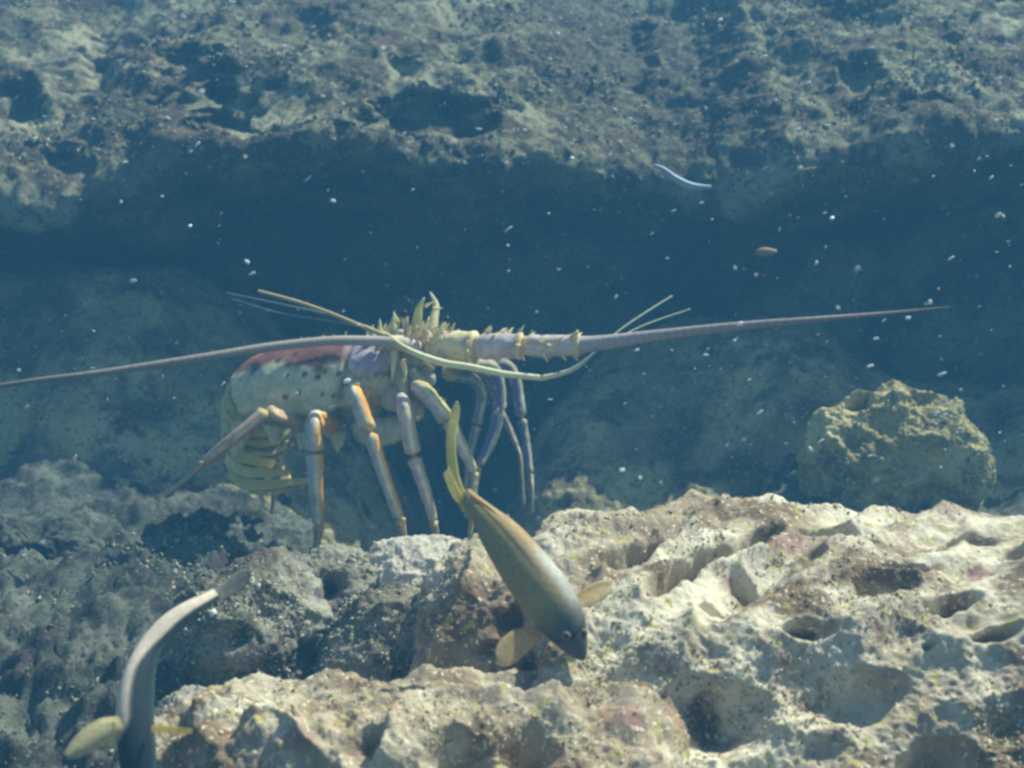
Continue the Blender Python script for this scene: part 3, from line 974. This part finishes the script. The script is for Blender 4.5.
# antennules: thin feelers
whip([(366, 328, 1.44, 1.8), (330, 313, 1.43, 1.8), (295, 301, 1.43, 1.8), (258, 291, 1.43, 1.6)], put("antennule", *sweep(*poly_path([(404, 345, 1.45, 3), (386, 336, 1.445, 2.6), (364, 327, 1.44, 2.2)], 8)[:1], .0025, .0025)[:2], M_LIMB, LOB, colors=np.tile((.48, .40, .2), (17 * 14, 1))), (.58, .46, .22), (.60, .46, .24), "feeler", 30, 8)
pm, rm = poly_path([(386, 334, 1.42, 2.2), (402, 346, 1.415, 2.6), (420, 355, 1.41, 3.2), (445, 363, 1.405, 3.4), (470, 367, 1.40, 3.4), (505, 374, 1.395, 3.2), (542, 378, 1.39, 3)], 10)
Vm, fm, am, sm_, nm = sweep(pm, rm, rm, n=12)
ann = put("antennule", Vm, fm, M_LIMB, LOB, colors=lerp((.66, .58, .22), (.88, .82, .48), sstep(0, .35, sm_)))
whip([(542, 378, 1.39, 3), (556, 375, 1.388, 2.6), (570, 371, 1.386, 2.4)], ann, (.80, .72, .38), (.62, .56, .36), "antennule_joint", 0, 10)
whip([(569, 371.5, 1.386, 2.4), (580, 365, 1.385, 2.2), (594, 353, 1.385, 1.2)], ann, (.62, .56, .36), (.44, .46, .40), "antennule_tip", 0, 10)
for sp in ([(594, 353, 1.39, 1.0), (620, 330, 1.42, 1.0), (648, 311, 1.45, 1.0), (672, 296, 1.48, .8)], [(594, 353, 1.39, .9), (640, 327, 1.46, .8), (690, 309, 1.52, .6)]):
    whip(sp, ann, (.34, .36, .26), (.36, .40, .26), "feeler", 0, 7)
for sp in ([(372, 328, 1.46, 1.1), (330, 315, 1.47, 1.0), (285, 305, 1.48, .9), (226, 293, 1.50, .7)], [(372, 328, 1.46, 1.0), (325, 320, 1.47, .9), (280, 313, 1.48, .8), (232, 299, 1.50, .6)]):
    whip(sp, LOB, (.24, .26, .22), (.18, .21, .20), "feeler", 0, 7)

# horns above the eyes, eyes and the thorns round the face
for spec, tipc in (([(414, 336, 1.455, 6), (417, 322, 1.45, 5), (419, 309, 1.445, 3.6), (424, 298, 1.44, 1)], YELLOW),
                   ([(432, 334, 1.50, 6), (434, 318, 1.51, 4.6), (436, 305, 1.515, 3), (430, 292, 1.515, .8)], CREAM)):
    path, r = poly_path(spec, 8)
    V, f, ang, st, Nn = sweep(path, r, r, up=(1, 0, .05), n=14)
    put("horn", V, f, M_SHELL, LOB, colors=lerp((.50, .42, .20), tipc, sstep(.1, .8, st)))
for (ex, ey, ed), (sx, sy, sd) in (((404, 316, 1.435), (408, 334, 1.45)), ((446, 322, 1.455), (440, 338, 1.465))):
    path, r = poly_path([(sx, sy, sd, 4.5), ((sx + ex) / 2, (sy + ey) / 2, (sd + ed) / 2, 3.6), (ex, ey, ed, 4)], 6)
    V, f, ang, st, Nn = sweep(path, r, r, up=(1, 0, .05), n=12)
    stalk = put("eye_stalk", V, f, M_SHELL, LOB, colors=lerp((.52, .46, .2), (.66, .6, .34), st))
    q = np.linspace(0, math.pi, 9)
    cpt = P(ex, ey - 2, ed)
    path = cpt[None] + np.stack([0 * q, 0 * q, -np.cos(q) * .0048], axis=1)
    V, f, ang, st, Nn = sweep(path, np.maximum(np.sin(q), .03) * .0048, np.maximum(np.sin(q), .03) * .0048, up=(1, 0, 0), n=14)
    put("eye", V, f, M_EYE, stalk, colors=np.full((len(V), 3), .02))
parts = []
for bx, by, bd, dx, dz, ln, rd in [(372, 337, 1.46, .1, 1, 11, 3.4), (380, 335, 1.45, .0, 1, 14, 4), (392, 336, 1.44, .1, 1, 22, 5), (397, 345, 1.435, .0, 1, 16, 5), (388, 330, 1.46, .5, 1, 14, 2.6),
                                   (407, 342, 1.435, .2, 1, 14, 4.4), (412, 330, 1.45, .7, 1, 16, 3.4), (424, 334, 1.44, .3, 1, 16, 4), (436, 336, 1.445, .7, 1, 15, 4),
                                   (444, 342, 1.44, .9, .8, 14, 4), (452, 348, 1.435, 1, .5, 14, 4), (455, 356, 1.43, 1, -.1, 14, 4), (440, 362, 1.43, 1, -.3, 16, 4.4), (426, 360, 1.43, .7, -.8, 12, 4),
                                   (394, 352, 1.43, -.05, -1, 26, 4.6), (403, 362, 1.43, .2, -1, 18, 4), (398, 322, 1.45, -.4, 1, 10, 2.2), (426, 306, 1.46, 1, .5, 9, 2), (434, 309, 1.465, 1, .1, 8, 2.4)]:
    parts.append(thorn(P(bx, by, bd), (dx, -.12, dz), ln * 1.15 * bd / F, rd * 1.05 * bd / F, (.74, .56, .22), (.90, .84, .44)))
r3 = random.Random(21)
for k in range(60):
    bx = r3.uniform(374, 460)
    by = 343 - 14 * math.sin((bx - 370) / 95 * math.pi) + r3.uniform(-4, 14)
    parts.append(thorn(P(bx, by, 1.435 + r3.uniform(0, .03)), (r3.uniform(-.2, .9), -.5, r3.uniform(.1, 1)), r3.uniform(3, 11) * .00103, r3.uniform(1.4, 3.4) * .00103, (.72, .54, .26), (.90, .84, .50)))
V, f, c = join(parts)
tag(put("face_thorns", V, f, M_SHELL, LOB, colors=c))
# mouth parts hanging below the head
for spec in ([(412, 372, 1.44, 7), (420, 382, 1.43, 6), (430, 396, 1.43, 5), (446, 402, 1.43, 3)], [(398, 372, 1.44, 8), (402, 384, 1.435, 7), (405, 398, 1.43, 5)]):
    path, r = poly_path(spec, 8)
    V, f, ang, st, Nn = sweep(path, r, r * .8, n=14)
    put("mouthpart", V, f, M_SHELL, LOB, colors=lerp((.40, .36, .24), (.56, .48, .24), st))


# ------------------------------------------------------------------ fish
def fish_body(spec, root_ob, colour_fn, up, n=36, per=14):
    """spec rows: px, py, depth, half-width seen (px), half-thickness away (px)."""
    pts = np.array([np.r_[P(a, b, d), h * d / F, w * d / F] for a, b, d, h, w in spec])
    c = catmull(pts, per)
    path, ra, rb = c[:, :3], np.maximum(c[:, 3], .0004), np.maximum(c[:, 4], .0004)
    V, f, ang, st, Nn = sweep(path, ra, rb, up=up, n=n)
    return put("body", V, f, M_FISH, root_ob, colors=colour_fn(ang, st, V))


FISH = root("diving_fish", P(525, 590, .90))
tag(FISH, "olive fish diving head down in front of the lobster, orange fins spread", "fish")


def fish1_colour(ang, st, V):
    # ang: 90 degrees is the back (towards the upper right), the near flank is about 180
    a_ = np.sin(ang)
    olive, tan, orange, head = (.29, .25, .11), (.38, .31, .14), (.44, .29, .13), (.10, .11, .105)
    c = lerp(olive, tan, sstep(-.9, .3, a_))
    c = c * (1 - sstep(.38, .55, a_))[:, None] + np.asarray(orange)[None] * sstep(.38, .55, a_)[:, None]
    pale = (sstep(.45, .75, a_) * sstep(.62, .50, st) * sstep(.12, .25, st))[:, None]  # highlight along the back, painted into the skin colour
    c = c * (1 - pale) + np.asarray((.58, .55, .46))[None] * pale
    line = (np.exp(-((a_ - .36) / .07) ** 2) * sstep(.40, .6, st))[:, None]
    c = c * (1 - .85 * line) + np.asarray((.06, .05, .04))[None] * .85 * line
    hd = sstep(.44, .26, st + fbm(V, 60, 2, seed=501) * .06)[:, None]
    c = c * (1 - hd) + np.asarray(head)[None] * hd
    rows = np.abs(np.sin(st * 75 + ang * 6)) * np.abs(np.sin(st * 75 - ang * 6))
    c = c * (.84 + .16 * rows)[:, None]
    gill = np.exp(-((st - .27 - .05 * np.cos(ang)) / .012) ** 2)[:, None]
    return c * (1 - .6 * gill)


fish_body([(584, 660, .885, 1.5, 1.5), (581, 655, .886, 7, 6), (574, 642, .888, 15, 12), (563, 622, .892, 23, 16), (549, 600, .897, 26.5, 18), (533, 579, .903, 26.5, 18), (516, 556, .91, 24, 16),
           (499, 534, .917, 20, 14), (484, 516, .923, 13.5, 9), (472, 502, .93, 9, 5.5), (465, 493, .934, 6.5, 3.5)], FISH, fish1_colour, up=(.82, 0, .58))
blade([(473, 505, .929), (460, 478, .936), (456, 440, .945), (460, 412, .953), (458, 401, .956)], [(462, 512, .929), (450, 482, .936), (446, 440, .945), (451, 412, .953), (456, 401, .956)], .0022, "tail_fin", M_FIN, FISH, rayed((.92, .80, .18), (.80, .72, .30), 3), rays=.3, nu=22)
blade([(466, 500, .931), (458, 486, .93), (449, 467, .927)], [(461, 508, .931), (451, 494, .93), (443, 474, .927)], .002, "tail_fin", M_FIN, FISH, rayed((.95, .84, .22), (.95, .88, .40), 3), rays=.3)
blade([(537, 628, .895), (516, 629, .885), (500, 640, .877), (495, 651, .873)], [(542, 638, .893), (525, 655, .884), (509, 666, .876), (496, 664, .872)], .0014, "pectoral_fin", M_FIN, FISH, rayed((.95, .66, .26), (.92, .76, .42), 6), rays=.3, bow=.0006)
blade([(571, 598, .893), (587, 586, .90), (604, 580, .907), (612, 584, .91)], [(576, 608, .892), (592, 606, .898), (607, 597, .905), (613, 588, .909)], .0014, "pectoral_fin", M_FIN, FISH, rayed((.98, .70, .26), (.95, .80, .46), 5), rays=.3, bow=.0006)
blade([(470, 494, .928), (492, 509, .918), (520, 540, .905), (550, 570, .895)], [(474, 503, .927), (496, 520, .916), (520, 548, .904), (548, 575, .895)], .002, "dorsal_fin", M_FIN, FISH, rayed((.46, .25, .11), (.60, .52, .40), 2), rays=.2)
for ex, ey, ed in ((566, 636, .8765), (583, 633, .8845)):
    q = np.linspace(0, math.pi, 9)
    path = P(ex, ey, ed)[None] + np.stack([0 * q, -np.cos(q) * .0016, 0 * q], axis=1)
    rr = np.maximum(np.sin(q), .03) * .0030
    V, f, ang, st, Nn = sweep(path, rr, rr, n=14)
    eye = put("eye", V, f, M_FISH, FISH, colors=np.tile((.17, .15, .09), (len(V), 1)))
    V2 = (V - P(ex, ey, ed)) * .62 + P(ex, ey, ed) + np.array([0, -.0009, 0])
    put("pupil", V2, f, M_EYE, eye, colors=np.full((len(V), 3), .02))

FISH2 = root("curved_fish", P(138, 720, .82))
tag(FISH2, "fish with its flank in dark shade and its back lit tan, curving down out of the bottom left", "fish")


def fish2_colour(ang, st, V):
    a_ = np.sin(ang)
    dark, tan, teal = (.022, .034, .040), (.64, .53, .42), (.05, .085, .075)
    c = lerp(teal, dark, sstep(-.95, -.4, a_))
    k = sstep(.42, .66, a_ + .85 * sstep(.52, .72, st) - .55 * sstep(.38, .28, st))[:, None]  # lit back against shaded flank, painted into the skin colour
    c = c * (1 - k) + np.asarray(tan)[None] * k
    return c


fish_body([(146, 812, .80, 3, 3), (144, 800, .80, 13, 11), (140, 778, .80, 17, 13), (137, 750, .803, 19, 14), (135, 722, .808, 19.5, 14), (136, 696, .814, 18.5, 12), (141, 670, .822, 15.5, 10), (151, 646, .832, 12, 8),
           (168, 625, .842, 10.5, 7), (188, 610, .852, 9, 5), (206, 600, .862, 7, 3.5), (216, 594, .868, 6, 2.4)], FISH2, fish2_colour, up=[(-.55, -.25, .3)])
blade([(208, 594, .865), (226, 580, .88), (244, 569, .89), (252, 572, .893)], [(214, 604, .865), (230, 597, .88), (244, 589, .89), (251, 578, .893)], .002, "tail_fin", M_FIN, FISH2, rayed((.32, .29, .25), (.22, .25, .25), 4), rays=.3)
blade([(118, 716, .80), (98, 719, .79), (76, 735, .78), (63, 753, .775)], [(116, 736, .80), (99, 748, .79), (80, 758, .78), (66, 759, .775)], .0018, "pectoral_fin", M_FIN, FISH2, rayed((.98, .86, .42), (.84, .78, .50), 6), rays=.3, bow=.004)
blade([(152, 725, .80), (170, 726, .79), (193, 729, .785)], [(152, 732, .80), (170, 733, .79), (192, 734, .785)], .0018, "pectoral_fin", M_FIN, FISH2, rayed((.98, .78, .22), (.95, .70, .20), 2), rays=.3)
blade([(143, 668, .80), (158, 660, .80), (172, 649, .80)], [(140, 674, .80), (157, 664, .80), (173, 652, .80)], .0018, "dorsal_fin", M_FIN, FISH2, rayed((.20, .24, .30), (.24, .30, .40), 2), rays=.2)


# ------------------------------------------------------------------ small loose things
def lump(name, p, size, mat, label, cat, group=None, stretch=(1, 1, 1), seed=0):
    q, Fq = box_sphere(5, 5, 5)
    V = q / np.linalg.norm(q, axis=1, keepdims=True)
    V = V * (1 + .3 * fbm(V + seed * 3.1, 1.7, 2, seed=seed))[:, None] * np.asarray(stretch) * size
    return tag(put(name, V + p, Fq, mat), label, cat, group)


lump("shell_fragment", P(322, 683, 1.05), .009, M_PEBBLE, "white shell fragment on the crest of the grey ledge", "shell", stretch=(1.5, 1, .7), seed=1)
lump("shell_fragment", P(441, 629, 1.09), .006, M_PEBBLE, "cream shell chip high in the gully below the white crest", "shell", seed=2)
lump("shell_fragment", P(462, 668, 1.01), .006, M_PEBBLE, "cream shell chip at the foot of the mottled rock", "shell", stretch=(1.2, 1, .8), seed=3)
lump("shell_fragment", P(213, 613, 1.08), .003, M_PEBBLE, "tiny white chip just below the curved fish's tail fin", "shell", seed=4)

pt, rt = poly_path([(654, 165, 1.15, 1.5), (664, 170, 1.15, 2.8), (676, 179, 1.15, 3.6), (692, 186, 1.15, 3.6), (711, 187, 1.15, 1.6)], 8)
Vt, ft, *_ = sweep(pt, rt, rt, n=10)
tag(put("drifting_thread", Vt, ft, M_THREAD), "pale blue worm-like thread drifting in open water near the reef wall", "thread")
lump("drifting_fleck", P(765, 252, 1.55), .0062, M_FLECK, "rusty brown fleck drifting in the dark water above the whip antenna", "fleck", stretch=(1.9, .8, .8), seed=5)

WLABEL, WGROUP = "bright white speck drifting in the open water", "bright specks drifting in the water"
spots = [(558, 34, 4), (201, 92, 4), (133, 281, 4), (247, 262, 4), (245, 157, 3.4), (740, 324, 4), (735, 268, 3.4), (756, 275, 3), (832, 218, 4), (506, 163, 3), (121, 202, 3),
         (333, 201, 3), (190, 226, 3), (347, 381, 4.5), (875, 45, 3), (680, 45, 3), (1008, 46, 3.6), (383, 48, 3), (857, 269, 4), (998, 215, 4), (1003, 216, 3), (622, 470, 4), (935, 632, 3.4),
         (572, 158, 3), (720, 20, 3), (952, 146, 3), (908, 318, 4), (980, 437, 4), (945, 415, 3.4), (640, 478, 3), (838, 308, 4), (930, 302, 4)]
sq, sF = box_sphere(3, 3, 3)
sq = sq / np.linalg.norm(sq, axis=1, keepdims=True)
speck_me = mesh_np("speck", sq * np.array([1, .8, .7]), sF)
speck_me.materials.append(M_WHITE)
for i, (a_, b_, r_) in enumerate(spots):
    d = 1.34 if (a_, b_) == (347, 381) or (a_, b_) == (740, 324) else random.uniform(.62, 1.2)
    if b_ > 450:
        d = .72
    o = bpy.data.objects.new("speck", speck_me)
    col.objects.link(o)
    o.location = P(a_, b_, d)
    s = r_ * d / F * .72
    o.scale = (s * random.uniform(1, 1.5), s, s * random.uniform(.6, 1))
    o.rotation_euler = (random.uniform(0, 3), random.uniform(-.6, .6), random.uniform(0, 3))
    tag(o, WLABEL, "speck", WGROUP)

parts = []
for i in range(620):
    a_ = 1024 * random.random() ** .75
    b_ = random.uniform(-40, 560)
    d = random.uniform(.75, 1.9)
    if b_ > 470:
        d = random.uniform(.5, .8)
    s = (.25 + random.random() ** 4 * .9) * 1.6 * d / F
    ax = np.array([random.uniform(.8, 3.2), .8, random.uniform(.5, 1)]) * s
    th = R(random.gauss(20, 25))
    v = sq * ax
    v = np.stack([v[:, 0] * math.cos(th) - v[:, 2] * math.sin(th), v[:, 1], v[:, 0] * math.sin(th) + v[:, 2] * math.cos(th)], axis=1)
    parts.append(v + P(a_, b_, d))
V = np.vstack(parts)
Fq = np.vstack([sF + i * len(sq) for i in range(len(parts))])
tag(put("suspended_particles", V, Fq, M_WHITE), kind='stuff')

# ------------------------------------------------------------------ water haze
def build_haze():
    lo, hi = np.array([-3.4, -1.2, -1.9]), np.array([3.4, 3.9, 1.12])
    V = np.array([[(lo, hi)[(i >> k) & 1][k] for k in range(3)] for i in range(8)])
    f = [(0, 2, 3, 1), (4, 5, 7, 6), (0, 1, 5, 4), (2, 6, 7, 3), (0, 4, 6, 2), (1, 3, 7, 5)]
    m = bpy.data.materials.new("blue_water_haze")
    m.use_nodes = True
    t = m.node_tree
    for n in list(t.nodes):
        t.nodes.remove(n)
    out = t.nodes.new("ShaderNodeOutputMaterial")
    v = t.nodes.new("ShaderNodeVolumePrincipled")
    v.inputs["Color"].default_value = (.044, .158, .285, 1)
    v.inputs["Absorption Color"].default_value = (.05, .20, .30, 1)
    v.inputs["Density"].default_value = 0.31
    v.inputs["Anisotropy"].default_value = 0.0
    t.links.new(v.outputs[0], out.inputs["Volume"])
    ob = put("haze", V, f, m, origin=(0, 0, 0), smooth=False)
    tag(ob, kind='stuff')


build_haze()
